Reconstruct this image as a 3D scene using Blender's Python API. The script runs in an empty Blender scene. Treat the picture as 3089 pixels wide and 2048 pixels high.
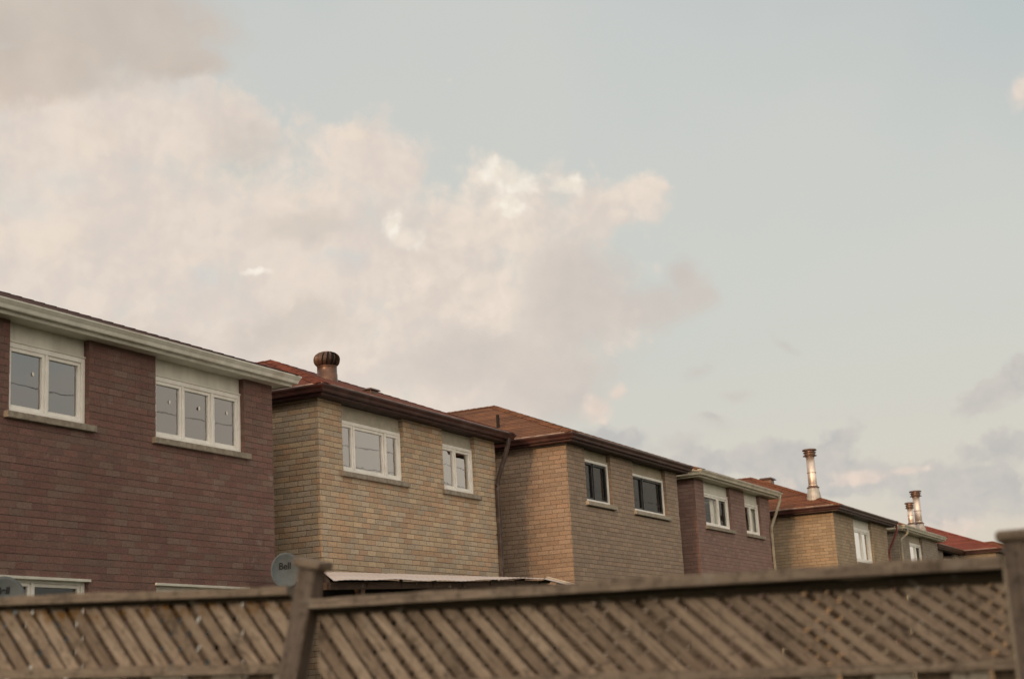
import bpy, bmesh, math, random
from mathutils import Vector, Matrix
random.seed(7)
S = bpy.context.scene
COL = S.collection
R = math.radians
CZ = 1.5                                            # camera height; many heights below are given relative to it

# ------------------------------------------------------------------ camera
cam = bpy.data.cameras.new('camera'); camo = bpy.data.objects.new('camera', cam); COL.objects.link(camo)
r_ = Vector((0.44871618, -0.89188929, -0.05645605)); u_ = Vector((-0.17587804, -0.15006991, 0.97290592)); f_ = Vector((0.87619673, 0.42662925, 0.22420254))
camo.matrix_world = Matrix(((r_.x, u_.x, -f_.x, 0), (r_.y, u_.y, -f_.y, 0), (r_.z, u_.z, -f_.z, CZ), (0, 0, 0, 1)))
cam.sensor_width = 36; cam.lens = 52.479; cam.clip_end = 5000; cam.clip_start = 0.05
cam.dof.use_dof = True; cam.dof.focus_distance = 25.0; cam.dof.aperture_fstop = 1.9
S.camera = camo
S.cycles.max_bounces = 6; S.cycles.diffuse_bounces = 3; S.cycles.glossy_bounces = 3; S.cycles.transmission_bounces = 4; S.cycles.transparent_max_bounces = 6
S.view_settings.view_transform = 'Standard'; S.view_settings.look = 'None'; S.view_settings.exposure = 0.0; S.view_settings.gamma = 1
try: S.view_settings.use_curve_mapping = False
except Exception: pass

# ------------------------------------------------------------------ node helpers
def s2l(c):
    return tuple((v/255/12.92 if v/255 <= .04045 else ((v/255+.055)/1.055)**2.4) for v in c)
class NT:
    def __init__(s, tree): s.t = tree; s.l = tree.links
    def put(s, sock, v):
        if isinstance(v, bpy.types.NodeSocket): s.l.new(v, sock)
        elif isinstance(v, (tuple, list)) and len(v) == 3 and sock.type == 'RGBA': sock.default_value = (*v, 1)
        else: sock.default_value = v
    def node(s, ty, props=None, **ins):
        n = s.t.nodes.new(ty)
        for k, v in (props or {}).items(): setattr(n, k, v)
        for k, v in ins.items():
            key = int(k[1:]) if k[0] == 'i' and k[1:].isdigit() else k.replace('_', ' ')
            s.put(n.inputs[key], v)
        return n
    def m(s, op, a, b=0.0, c=None, clamp=False):
        n = s.t.nodes.new('ShaderNodeMath'); n.operation = op; n.use_clamp = clamp
        s.put(n.inputs[0], a); s.put(n.inputs[1], b)
        if c is not None: s.put(n.inputs[2], c)
        return n.outputs[0]
    def v(s, op, a, b=None, out=0):
        n = s.t.nodes.new('ShaderNodeVectorMath'); n.operation = op
        s.put(n.inputs[0], a)
        if b is not None: s.put(n.inputs['Scale' if op == 'SCALE' else 1], b)
        return n.outputs['Value'] if out == 'v' else n.outputs[0]
    def noise(s, vec, scale, detail=4, rough=.55, dist=0.0, out='Fac'):
        n = s.node('ShaderNodeTexNoise', None, Vector=vec, Scale=scale, Detail=detail, Roughness=rough, Distortion=dist)
        return n.outputs[out]
    def mix(s, f, a, b, blend='MIX'):
        n = s.t.nodes.new('ShaderNodeMix'); n.data_type = 'RGBA'; n.blend_type = blend
        s.put(n.inputs[0], f); s.put(n.inputs[6], a); s.put(n.inputs[7], b)
        return n.outputs[2]
    def sstep(s, x, lo, hi, to0=0.0, to1=1.0):
        n = s.node('ShaderNodeMapRange', {'interpolation_type': 'SMOOTHSTEP'})
        s.put(n.inputs[0], x); n.inputs[1].default_value = lo; n.inputs[2].default_value = hi; n.inputs[3].default_value = to0; n.inputs[4].default_value = to1
        return n.outputs[0]
    def ramp(s, f, stops, interp='LINEAR'):
        n = s.t.nodes.new('ShaderNodeValToRGB'); s.put(n.inputs[0], f); e = n.color_ramp; e.interpolation = interp
        while len(e.elements) < len(stops): e.elements.new(0.5)
        for el, (p, c) in zip(e.elements, stops): el.position = p; el.color = (*c, 1)
        return n.outputs[0]
    def bump(s, h, dist, strength=1.0, normal=None):
        n = s.node('ShaderNodeBump', None, Height=h, Distance=dist, Strength=strength)
        if normal is not None: s.put(n.inputs['Normal'], normal)
        return n.outputs[0]

# ------------------------------------------------------------------ sun and sky
SUN_EL, SUN_A = 8.0, 0.8                            # low evening sun shining along the row, from the left
sdir = Vector((-math.cos(R(SUN_EL))*math.cos(R(SUN_A)), -math.cos(R(SUN_EL))*math.sin(R(SUN_A)), math.sin(R(SUN_EL))))
sl = bpy.data.lights.new('sun', 'SUN'); sl.energy = 1.9; sl.angle = R(5.0); sl.color = (1.0, 0.60, 0.32)
so = bpy.data.objects.new('sun', sl); COL.objects.link(so); so.rotation_euler = sdir.to_track_quat('Z', 'Y').to_euler(); so.location = (0, 0, 30)

W = bpy.data.worlds.new('World'); S.world = W; W.use_nodes = True
wt = W.node_tree; wt.nodes.clear(); w = NT(wt)
WS = 0.1                                            # background strength; colours below are divided by it
gen = w.node('ShaderNodeTexCoord').outputs['Generated']
sky = w.node('ShaderNodeTexSky', {'sky_type': 'NISHITA', 'sun_disc': False, 'sun_elevation': R(SUN_EL), 'sun_rotation': math.atan2(sdir.x, sdir.y), 'air_density': 1.2, 'dust_density': 3.0, 'ozone_density': 1.5}).outputs[0]
sep = w.node('ShaderNodeSeparateXYZ', None, Vector=w.v('NORMALIZE', gen))
az = w.m('MULTIPLY', w.m('ARCTAN2', sep.outputs[0], sep.outputs[1]), 57.29578)
el = w.m('MULTIPLY', w.m('ARCSINE', sep.outputs[2]), 57.29578)
P = w.node('ShaderNodeCombineXYZ', None, X=az, Y=el).outputs[0]      # degrees of azimuth and elevation
def C(rgb, k=1.0): return tuple(c*k/WS for c in s2l(rgb))
# hazy evening air: pale everywhere, bluer high up and away from the sun
haze = w.ramp(w.m('DIVIDE', el, 60, clamp=True), [(0.0, C((229, 211, 193))), (0.09, C((221, 213, 200))), (0.22, C((211, 213, 206))), (0.42, C((206, 209, 206))), (1.0, C((160, 174, 184)))])
bl = w.sstep(w.m('ADD', w.m('MULTIPLY', w.m('SUBTRACT', az, 76), .07), w.m('MULTIPLY', w.m('SUBTRACT', el, 18), .12)), 0.15, 1.7)
haze = w.mix(w.m('MULTIPLY', bl, .48), haze, C((172, 187, 193)))
haze = w.mix(w.sstep(w.noise(P, .11, 3), .3, .75, 0, .3), haze, C((220, 216, 205)))
below = w.sstep(el, -6, 0)
glow = w.sstep(w.v('DOT_PRODUCT', gen, (-.80, -.60, 0), 'v'), -.05, .95)   # the western half of the sky is brighter and warmer
haze = w.mix(glow, haze, tuple(c*1.0/WS for c in (2.45, 2.08, 1.70)))
base = w.mix(0.9, sky, haze)
CLOUDS = [
    {'blobs': [(47.68, 16.94, 10.02, 5.379, 0), (55.95, 16.64, 7.014, 4.564, 0), (53.52, 12.75, 10.855, 3.912, 0), (61.75, 12.48, 6.346, 3.912, 0), (63.06, 11.41, 4.342, 2.771, 0), (46.35, 20.99, 5.01, 3.097, 0), (51.29, 21.33, 5.511, 2.119, 0), (58.65, 20.19, 3.173, 1.956, 0)], 'warp': 3.0, 'amp': 1.3, 'lo': -0.05, 'hi': 0.5, 'op': 0.93, 'n': 'A', 'light': (235, 220, 206), 'dark': (218, 206, 197), 'kb': 0.65, 'emb': 0.22, 'edge': 0.45, 'rim': (237, 221, 205)},
    {'blobs': [(47.28, 24.76, 7.849, 2.445, 0), (45.35, 22.95, 4.008, 1.467, 0), (50.97, 23.53, 3.34, 1.141, 0), (42.76, 24.72, 5.01, 2.608, 0)], 'warp': 2.5, 'amp': 1.0, 'lo': 0.0, 'hi': 0.55, 'op': 0.85, 'n': 'B', 'light': (208, 194, 181), 'dark': (198, 184, 172), 'kb': 0.8},
    {'blobs': [(53.83, 20.88, 2.338, 1.793, 0), (49.78, 13.59, 4.008, 1.141, 0), (55.04, 13.7, 4.676, 1.304, 0), (48.46, 22.5, 4.342, 0.978, 0), (55.98, 17.62, 2.672, 0.978, 0)], 'warp': 3.0, 'amp': 1.4, 'lo': 0.1, 'hi': 0.95, 'op': 0.6, 'n': 'B', 'light': (206, 196, 186), 'dark': (198, 188, 178)},
    {'blobs': [(45.12, 18.43, 1.67, 1.467, 0), (46.69, 19.28, 1.503, 0.978, 0), (52.57, 15.7, 1.503, 0.652, 0), (60.42, 16.85, 1.503, 0.978, 0), (57.31, 16.29, 2.004, 0.652, 0), (51.3, 22.28, 2.004, 0.815, 0)], 'warp': 3.0, 'amp': 1.8, 'lo': 0.2, 'hi': 1.0, 'op': 0.55, 'n': 'A', 'light': (210, 211, 205), 'dark': (205, 208, 205)},
    {'blobs': [(47.32, 20.57, 3.34, 0.978, 0), (54.73, 22.49, 3.006, 0.652, 0), (53.64, 19.59, 3.006, 0.978, 0), (51.26, 16.35, 3.006, 0.652, 0), (46.09, 16.89, 2.505, 0.978, 0), (58.17, 21.17, 2.171, 0.652, 0), (56.01, 18.77, 2.004, 0.652, 0)], 'warp': 3.0, 'amp': 1.8, 'lo': 0.2, 'hi': 1.1, 'op': 0.55, 'n': 'V', 'light': (236, 221, 204), 'dark': (226, 211, 195), 'kb': 0.6, 'emb': 0.4},
    {'blobs': [(63.73, 17.19, 5.678, 3.097, 0), (62.4, 15.11, 5.344, 3.912, 0), (66.01, 14.9, 3.674, 4.401, 0), (68.11, 17.74, 3.173, 1.63, 0), (69.55, 18.28, 1.837, 0.978, 0), (60.4, 16.35, 2.672, 1.793, 0)], 'warp': 1.3, 'amp': 0.95, 'lo': 0.02, 'hi': 0.62, 'op': 0.95, 'n': 'V', 'light': (238, 224, 209), 'dark': (219, 207, 197), 'kb': 0.8, 'emb': 0.35, 'edge': 0.35, 'rim': (238, 225, 209)},
    {'blobs': [(66.83, 14.35, 3.34, 3.26, 0), (65.59, 11.27, 3.674, 2.445, 0), (69.35, 13.83, 3.173, 1.222, 0), (71.05, 14.77, 1.252, 1.385, 0), (71.22, 13.84, 1.336, 0.815, 0), (62.58, 12.1, 4.175, 1.63, 0)], 'warp': 2.0, 'amp': 1.2, 'lo': 0.0, 'hi': 0.7, 'op': 0.85, 'n': 'B', 'light': (211, 201, 192), 'dark': (201, 193, 186)},
    {'blobs': [(64.45, 18.97, 2.004, 1.304, 0), (63.86, 19.3, 1.169, 0.815, 0), (59.5, 17.54, 1.002, 0.978, 0), (60.16, 16.86, 1.336, 0.815, 0), (54.11, 15.82, 1.002, 0.261, 0), (66.62, 18.67, 1.169, 0.652, 0), (64.3, 17.99, 1.336, 0.815, 0)], 'warp': 1.3, 'amp': 0.75, 'lo': 0.22, 'hi': 0.85, 'op': 0.85, 'n': 'V', 'light': (250, 243, 229), 'dark': (238, 227, 212), 'kb': 0.5, 'emb': 0.8},
    {'blobs': [(70.04, 7.82, 4.175, 0.978, 0), (73.97, 7.68, 4.342, 1.141, 0), (76.3, 8.3, 2.171, 0.978, 25), (76.46, 6.82, 4.676, 1.141, 0), (80.89, 5.95, 4.676, 1.467, 0), (82.12, 9.63, 2.171, 0.815, 30), (83.19, 9.67, 1.503, 0.815, 0), (71.51, 9.52, 1.002, 0.391, -20), (82.27, 7.24, 1.837, 0.978, 0), (68.28, 8.77, 2.672, 0.978, 0)], 'warp': 1.8, 'amp': 1.2, 'lo': 0.1, 'hi': 0.55, 'op': 0.85, 'n': 'V', 'light': (204, 198, 191), 'dark': (188, 186, 184), 'kb': 0.6, 'emb': 0.45},
    {'blobs': [(67.54, 10.14, 1.837, 1.304, 0), (76.93, 6.78, 2.004, 0.815, 0), (78.53, 6.96, 2.171, 0.554, 0), (84.46, 20.06, 2.004, 1.141, 0), (80.42, 4.58, 4.342, 0.815, 0), (61.95, 22.84, 1.002, 0.717, 0), (73.05, 6.61, 2.505, 0.652, 0)], 'warp': 1.4, 'amp': 2.0, 'lo': 0.6, 'hi': 1.5, 'op': 0.75, 'n': 'V', 'light': (236, 219, 203), 'dark': (226, 208, 194), 'kb': 0.4, 'emb': 0.9},
    {'blobs': [(74.63, 11.88, 1.336, 0.489, -40), (71.07, 11.21, 1.503, 0.522, 10), (71.5, 9.44, 1.503, 0.587, -15), (72.57, 10.26, 1.336, 0.391, -10)], 'warp': 1.6, 'amp': 1.3, 'lo': 0.2, 'hi': 1.1, 'op': 0.65, 'n': 'A', 'light': (204, 198, 190), 'dark': (198, 193, 187)},
    {'blobs': [(84.68, 19.94, 1.503, 0.978, 0), (67.29, 10.16, 1.169, 0.848, 0), (68.06, 10.69, 0.601, 0.717, 0), (77.09, 6.8, 1.336, 0.424, 0), (78.53, 6.96, 1.002, 0.293, 0)], 'warp': 1.1, 'amp': 0.9, 'lo': 0.12, 'hi': 0.75, 'op': 0.7, 'n': 'V', 'light': (238, 219, 204), 'dark': (226, 207, 194), 'kb': 0.5, 'emb': 0.5}]
wn = w.noise(P, .22, 6, .6, 0, 'Color'); wn2 = w.noise(P, 1.1, 5, .6, 0, 'Color')
warp = w.v('ADD', w.v('SUBTRACT', wn, (.5, .5, .5)), w.v('SCALE', w.v('SUBTRACT', wn2, (.5, .5, .5)), .3))
def puff(p):                                         # heaped, rounded cloud relief
    def vor(s): return w.node('ShaderNodeTexVoronoi', {'feature': 'SMOOTH_F1'}, Vector=p, Scale=s, Smoothness=.35).outputs['Distance']
    a = w.m('MULTIPLY', w.m('SUBTRACT', .62, vor(.45)), .75); b = w.m('MULTIPLY', w.m('SUBTRACT', .62, vor(1.15)), .42); c_ = w.m('MULTIPLY', w.m('SUBTRACT', .62, vor(2.9)), .2)
    return w.m('ADD', w.m('ADD', a, b), w.m('ADD', c_, w.m('MULTIPLY', w.noise(p, .8, 8, .62), .55)))
Pw = w.v('ADD', P, w.v('SCALE', warp, 1.6))
fbmV = puff(Pw); fbmV2 = puff(w.v('ADD', Pw, (-.30, .34, 0)))
emb = w.m('SUBTRACT', fbmV, fbmV2)
fbmA = w.noise(P, .55, 9, .62, .3); fbmB = w.noise(w.v('ADD', P, (31, 7, 3)), .28, 7, .55, .2); fbmC = w.noise(w.v('ADD', P, (11, 57, 9)), 1.3, 8, .65)
col = base
# broken cloud over the rest of the dome, outside the part described below
oth = w.noise(w.v('MULTIPLY', gen, (1, 1, 2.2)), 1.6, 7, .55)
outside = w.m('MAXIMUM', w.sstep(w.m('ABSOLUTE', w.m('SUBTRACT', az, 64)), 26, 40), w.sstep(el, 30, 42))
col = w.mix(w.m('MULTIPLY', w.m('MULTIPLY', w.sstep(oth, .48, .62), outside), w.sstep(el, 0, 8)), col, C((222, 208, 192)))
col0 = w.mix(below, C((120, 112, 100)), col)
for L in CLOUDS:
    wp = w.v('ADD', w.v('ADD', P, w.v('SCALE', warp, L['warp'])), w.v('SCALE', col, 1e-9))   # (evaluate one layer after the other)
    D = None
    for (x, y, rx, ry, rot) in L['blobs']:
        mp = w.node('ShaderNodeMapping', {'vector_type': 'TEXTURE'}, Vector=wp, Location=(x, y, 0), Rotation=(0, 0, R(rot)), Scale=(rx, ry, 1))
        d = w.m('SUBTRACT', 1.0, w.v('LENGTH', mp.outputs[0], None, 'v'))
        D = d if D is None else w.m('SMOOTH_MAX', D, d, .25)
    dd = w.m('ADD', D, w.m('MULTIPLY', w.m('SUBTRACT', {'A': fbmA, 'B': fbmB, 'C': fbmC, 'V': fbmV}[L.get('n', 'A')], .5), L['amp']))
    cov = w.m('MULTIPLY', w.sstep(dd, L['lo'], L['hi']), L['op'])
    sh = w.m('ADD', w.m('MULTIPLY', fbmB, L.get('kb', .7)), w.m('MULTIPLY', fbmA, 1-L.get('kb', .7)))
    if L.get('emb'): sh = w.m('ADD', sh, w.m('MULTIPLY', emb, L['emb']))
    cc = w.mix(w.sstep(sh, .32, .70), C(L['dark']), C(L['light']))
    if 'edge' in L:                                  # lit rims where the cloud thins out
        cc = w.mix(w.sstep(dd, L['lo'], L['lo']+.5, L['edge'], 0), cc, C(L['rim']))
    col = w.mix(cov, col, cc)
col = w.mix(below, C((120, 112, 100)), col)
# the detailed clouds fill one part of the dome; elsewhere the plain broken cloud is enough
inside = w.m('MULTIPLY', w.m('LESS_THAN', w.m('ABSOLUTE', w.m('SUBTRACT', az, 64)), 34), w.m('MULTIPLY', w.m('LESS_THAN', el, 40), w.m('GREATER_THAN', el, -1)))
bg0 = w.node('ShaderNodeBackground', None, Color=col0, Strength=WS); bg = w.node('ShaderNodeBackground', None, Color=col, Strength=WS)
ms = w.node('ShaderNodeMixShader', None, i0=inside); w.l.new(bg0.outputs[0], ms.inputs[1]); w.l.new(bg.outputs[0], ms.inputs[2])
wo = w.node('ShaderNodeOutputWorld'); w.l.new(ms.outputs[0], wo.inputs[0])
W.cycles.sampling_method = 'MANUAL'; W.cycles.sample_map_resolution = 512

# ------------------------------------------------------------------ materials
def mat(name):
    M = bpy.data.materials.new(name); M.use_nodes = True; t = M.node_tree; t.nodes.clear(); n = NT(t)
    b = t.nodes.new('ShaderNodeBsdfPrincipled'); o = t.nodes.new('ShaderNodeOutputMaterial'); n.l.new(b.outputs[0], o.inputs[0])
    n.b = b; n.out = o; return M, n
def setb(n, **k):
    for a, v in k.items(): n.put(n.b.inputs[a.replace('_', ' ')], v)
BRH, BRW = 0.0857, 0.25
def brick(name, pal, rough_amp=1.0, mort=(.115, .095, .075), even=0.0):
    mean = tuple(sum(p[i] for p in pal)/len(pal) for i in range(3)); pal = [tuple(p[i]*(1-even)+mean[i]*even for i in range(3)) for p in pal]
    M, n = mat(name)
    uv = n.node('ShaderNodeUVMap').outputs[0]
    sp = n.node('ShaderNodeSeparateXYZ', None, Vector=uv)
    row = n.m('FLOOR', n.m('DIVIDE', sp.outputs[1], BRH))
    rr = n.node('ShaderNodeTexWhiteNoise', {'noise_dimensions': '1D'}, W=n.m('ADD', row, 77.3)).outputs[0]
    off = n.m('ADD', n.m('MULTIPLY', n.m('MODULO', row, 2.0), .5), n.m('MULTIPLY', rr, .16))
    cu = n.m('ADD', n.m('DIVIDE', sp.outputs[0], BRW), off)
    colm = n.m('FLOOR', cu); fu = n.m('FRACT', cu)
    cell = n.node('ShaderNodeCombineXYZ', None, X=colm, Y=row).outputs[0]
    wnz = n.node('ShaderNodeTexWhiteNoise', {'noise_dimensions': '2D'}, Vector=cell)
    k = len(pal)
    c = n.ramp(wnz.outputs[0], [(i/k, p) for i, p in enumerate(pal)], 'CONSTANT')
    c = n.mix(.35, c, n.ramp(n.noise(uv, 1.1, 2), [(0.3, pal[0]), (.5, pal[k//2]), (.7, pal[-1])]))
    hsv = n.node('ShaderNodeHueSaturation', None, Color=c, Value=n.m('ADD', .86+.08*even, n.m('MULTIPLY', n.node('ShaderNodeSeparateColor', None, Color=wnz.outputs[1]).outputs[1], .28*(1-even*.55)))).outputs[0]
    ns = n.noise(uv, 42, 5, .7); nl = n.noise(n.v('MULTIPLY', uv, (1.0, .35, 1)), .9, 4)
    c = n.mix(n.sstep(ns, .3, .72, 0, .8), hsv, n.mix(1, hsv, (.52, .5, .48), 'MULTIPLY'))
    c = n.mix(n.sstep(nl, .45, .8, 0, .35), c, n.mix(1, c, (.66, .64, .62), 'MULTIPLY'))
    eff = n.sstep(n.noise(n.v('ADD', uv, (9, 4, 0)), 2.3, 5, .65), .58, .8, 0, .3)
    c = n.mix(eff, c, (.42, .39, .34))
    st = n.noise(n.v('MULTIPLY', uv, (3.2, .22, 1)), 1.0, 5, .6)
    c = n.mix(n.sstep(st, .52, .78, 0, .30), c, n.mix(1, c, (.55, .53, .51), 'MULTIPLY'))
    jw = .010/BRW
    ed = n.m('MINIMUM', fu, n.m('SUBTRACT', 1.0, fu))
    jm = n.sstep(ed, jw*.45, jw*.9)                  # 0 in the upright joints
    c = n.mix(n.m('ADD', .62, n.m('MULTIPLY', jm, .38)), mort, c)
    h = n.m('ADD', n.m('MULTIPLY', jm, .9), n.m('MULTIPLY', n.noise(uv, 22, 5, .65), .75*rough_amp))
    setb(n, Base_Color=c, Roughness=.9, Normal=n.bump(h, .012, .7))
    return M
def plain(name, colr, rough=.6, var=.25, scale=6, spec=.3, metal=0.0, stain=None, bumpd=0.0, stretch=(1, 1, 1)):
    M, n = mat(name)
    oc = n.v('MULTIPLY', n.node('ShaderNodeTexCoord').outputs['Object'], stretch)
    c = n.mix(n.sstep(n.noise(oc, scale, 5, .6), .3, .72), tuple(v*(1-var) for v in colr), tuple(min(1, v*(1+var*.6)) for v in colr))
    if stain: c = n.mix(n.sstep(n.noise(n.v('ADD', oc, (5, 3, 1)), scale*.45, 6, .68), .5, .7, 0, .7), c, stain)
    setb(n, Base_Color=c, Roughness=rough, Specular_IOR_Level=spec, Metallic=metal)
    if bumpd: setb(n, Normal=n.bump(n.noise(oc, scale*5, 4, .6), bumpd, .6))
    return M
def shingle(name, a, b, dark):
    M, n = mat(name)
    uv = n.node('ShaderNodeUVMap').outputs[0]; sp = n.node('ShaderNodeSeparateXYZ', None, Vector=uv)
    H, Wd = .145, .30
    rv = n.m('DIVIDE', sp.outputs[1], H); row = n.m('FLOOR', rv); fv = n.m('FRACT', rv)
    cu = n.m('ADD', n.m('DIVIDE', sp.outputs[0], Wd), n.node('ShaderNodeTexWhiteNoise', {'noise_dimensions': '1D'}, W=row).outputs[0])
    cell = n.node('ShaderNodeCombineXYZ', None, X=n.m('FLOOR', cu), Y=row).outputs[0]
    wnz = n.node('ShaderNodeTexWhiteNoise', {'noise_dimensions': '2D'}, Vector=cell).outputs[0]
    c = n.mix(wnz, a, b)
    c = n.mix(n.sstep(n.noise(uv, .8, 5), .42, .75, 0, .55), c, dark)
    c = n.mix(n.sstep(n.noise(uv, 60, 3, .7), .35, .7, 0, .4), c, n.mix(1, c, (.5, .5, .5), 'MULTIPLY'))
    gap = n.m('MULTIPLY', n.sstep(fv, .08, .26), n.sstep(n.m('FRACT', cu), .0, .03))
    c = n.mix(gap, n.mix(1, c, (.10, .095, .09), 'MULTIPLY'), c)
    rw = n.node('ShaderNodeTexWhiteNoise', {'noise_dimensions': '1D'}, W=n.m('ADD', row, 3.7)).outputs[0]
    c = n.mix(n.m('MULTIPLY', n.sstep(n.noise(n.v('MULTIPLY', uv, (.9, 6.9, 1)), 1.0, 4, .6), .5, .66), .6), c, n.mix(1, c, (.34, .32, .31), 'MULTIPLY'))
    c = n.mix(n.m('MULTIPLY', rw, .6), c, n.mix(1, c, (.6, .58, .57), 'MULTIPLY'))
    h = n.m('ADD', n.m('MULTIPLY', n.m('SUBTRACT', 1, fv), .9), n.m('ADD', n.m('MULTIPLY', n.noise(uv, 40, 3), .25), n.m('MULTIPLY', wnz, .3)))
    setb(n, Base_Color=c, Roughness=.92, Specular_IOR_Level=.15, Normal=n.bump(h, .012, 1.0))
    return M
def wood(name, a, b, moss=None, dark=(.045, .035, .028)):
    M, n = mat(name)
    tc = n.node('ShaderNodeTexCoord'); uv = n.node('ShaderNodeUVMap').outputs[0]; oc = tc.outputs['Object']
    at = n.node('ShaderNodeAttribute', {'attribute_name': 'tone'}).outputs['Fac']
    gr = n.noise(n.v('MULTIPLY', uv, (3.0, 70, 1)), 1.0, 6, .62, .8)
    c = n.mix(n.sstep(gr, .3, .72), a, b)
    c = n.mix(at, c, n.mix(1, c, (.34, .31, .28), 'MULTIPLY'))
    c = n.mix(n.sstep(n.noise(oc, 7, 6, .75), .50, .74, 0, .7), c, dark)
    c = n.mix(n.sstep(n.noise(n.v('ADD', oc, (4, 2, 9)), 26, 5, .75), .50, .72, 0, .75), c, dark)
    c = n.mix(n.sstep(n.noise(n.v('ADD', oc, (2, 8, 3)), 11, 4, .6), .6, .72, 0, .35), c, (.36, .33, .27))
    if moss:
        z = n.node('ShaderNodeSeparateXYZ', None, Vector=oc).outputs[2]
        zz = n.m('SUBTRACT', z, n.m('ADD', moss[0], n.m('MULTIPLY', n.node('ShaderNodeSeparateXYZ', None, Vector=oc).outputs[1], moss[1])))
        mk = n.m('MULTIPLY', n.sstep(zz, -.085, -.02), n.sstep(n.noise(oc, 17, 4, .6), .47, .62))
        c = n.mix(mk, c, n.mix(n.noise(oc, 40), (.30, .12, .02), (.20, .13, .035)))
    setb(n, Base_Color=c, Roughness=.85, Specular_IOR_Level=.2, Normal=n.bump(n.m('ADD', gr, n.m('MULTIPLY', n.noise(oc, 30, 5), .6)), .004, .8))
    return M
def glass(name, tint=.55, refl=1.0, wob=.0005):
    M, n = mat(name); t = n.t
    oc = n.node('ShaderNodeTexCoord').outputs['Object']
    nrm = n.bump(n.noise(oc, 2.2, 3, .5), wob, 1.0)
    g = n.node('ShaderNodeBsdfGlossy', None, Color=(.93, .95, .95), Roughness=.012, Normal=nrm)
    tr = n.node('ShaderNodeBsdfTransparent', None, Color=(tint, tint*1.01, tint))
    fr = n.node('ShaderNodeFresnel', None, IOR=1.9, Normal=nrm).outputs[0]
    mx = n.node('ShaderNodeMixShader', None, i0=n.m('MULTIPLY', fr, refl, clamp=True)); n.l.new(tr.outputs[0], mx.inputs[1]); n.l.new(g.outputs[0], mx.inputs[2])
    n.l.new(mx.outputs[0], n.out.inputs[0]); t.nodes.remove(n.b)
    return M
M = {}
M['brick_mauve'] = brick('mauve_brick', [(.200, .100, .085), (.218, .110, .092), (.188, .112, .096), (.21, .126, .105), (.205, .155, .128), (.178, .092, .08)], 1.4, (.125, .088, .074), .22)
M['brick_buff'] = brick('buff_brick', [(.55, .42, .275), (.50, .42, .315), (.53, .345, .215), (.455, .385, .295), (.57, .44, .285), (.53, .36, .225), (.50, .41, .295)], 1.0, (.17, .135, .10), .0)
M['brick_tan'] = brick('tan_brick', [(.355, .265, .19), (.37, .28, .205), (.335, .265, .20), (.36, .25, .18), (.325, .255, .20)], 1.1, (.12, .09, .07), .25)
M['brick_rose'] = brick('rose_brick', [(.285, .172, .148), (.30, .19, .162), (.26, .152, .132), (.285, .205, .172), (.255, .165, .146)], 1.1, (.12, .085, .07), .4)
M['brick_gold'] = brick('golden_brick', [(.385, .30, .20), (.355, .28, .195), (.40, .32, .215), (.34, .27, .195), (.375, .275, .18)])
M['brick_grey'] = brick('greyish_brick', [(.31, .265, .205), (.33, .285, .225), (.28, .245, .20), (.30, .245, .185)])
M['mortar'] = plain('mortar', (.135, .105, .085), .95, .3, 9)
M['roof_red'] = shingle('red_brown_shingle', (.235, .075, .045), (.19, .062, .042), (.13, .055, .042))
M['roof_dark'] = shingle('dark_red_shingle', (.10, .042, .034), (.082, .036, .03), (.06, .032, .028))
M['roof_brown'] = shingle('brown_shingle', (.27, .125, .066), (.21, .098, .055), (.12, .062, .045))
M['roof_rust'] = shingle('rust_shingle', (.27, .105, .052), (.22, .085, .046), (.15, .066, .044))
M['roof_scarlet'] = shingle('scarlet_shingle', (.31, .09, .06), (.265, .078, .054), (.22, .066, .048))
M['trim_brown'] = plain('brown_metal', (.048, .0165, .0135), .42, .35, 4, .4, 0, (.085, .052, .044))
M['pipe_grey'] = plain('grey_brown_pipe', (.06, .044, .04), .4, .3, 5, .4, 0, (.19, .17, .16))
M['pipe_cream'] = plain('cream_pipe', (.34, .32, .245), .5, .25, 5, .3, 0, (.24, .21, .15))
M['trim_red'] = plain('dark_red_metal', (.10, .018, .016), .4, .25, 4, .45)
M['trim_cream'] = plain('cream_metal', (.48, .45, .36), .45, .2, 3, .4, 0, (.31, .28, .21))
M['trim_pale'] = plain('pale_metal', (.60, .60, .53), .45, .16, 3, .4, 0, (.42, .39, .32))
M['drip'] = plain('weathered_drip_edge', (.34, .26, .22), .6, .4, 7)
M['soffit_brown'] = plain('brown_soffit', (.028, .016, .013), .6, .3, 3)
M['white'] = plain('white_vinyl', (.80, .79, .74), .38, .08, 5, .4, 0, (.66, .63, .56))
M['panel_white'] = plain('white_panel', (.66, .65, .58), .55, .12, 4, .3, 0, (.52, .5, .43), 0, (1, 1, .25))
M['panel_tan'] = plain('tan_panel', (.37, .32, .235), .6, .15, 4)
M['panel_grey'] = plain('grey_green_panel', (.44, .41, .33), .6, .15, 5, .3, 0, (.34, .31, .24))
M['sill'] = plain('concrete_sill', (.27, .24, .195), .9, .3, 12, .2, 0, (.22, .18, .14), .003)
M['sill_pale'] = plain('pale_sill', (.33, .30, .245), .85, .2, 12, .2, 0, (.36, .31, .25), .003)
M['glass'] = glass('window_glass', .95, 2.8)
M['glass_clear'] = glass('clear_window_glass', .95, .12)
M['glass_pale'] = glass('pale_window_glass', .97, 3.4)
M['glass_dark'] = glass('dark_window_glass', .6, .2)
M['curtain'] = plain('white_curtain', (.78, .74, .68), .9, .06, 3, .1)
M['curtain_grey'] = plain('grey_curtain', (.70, .69, .66), .9, .06, 3, .1)
M['curtain_green'] = plain('pale_green_curtain', (.74, .76, .64), .9, .06, 3, .1)
M['screen'] = plain('insect_screen', (.10, .10, .095), .8, .4, 60, .2)
M['room'] = plain('dark_room_lining', (.05, .045, .04), .9, .2, 2)
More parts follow.
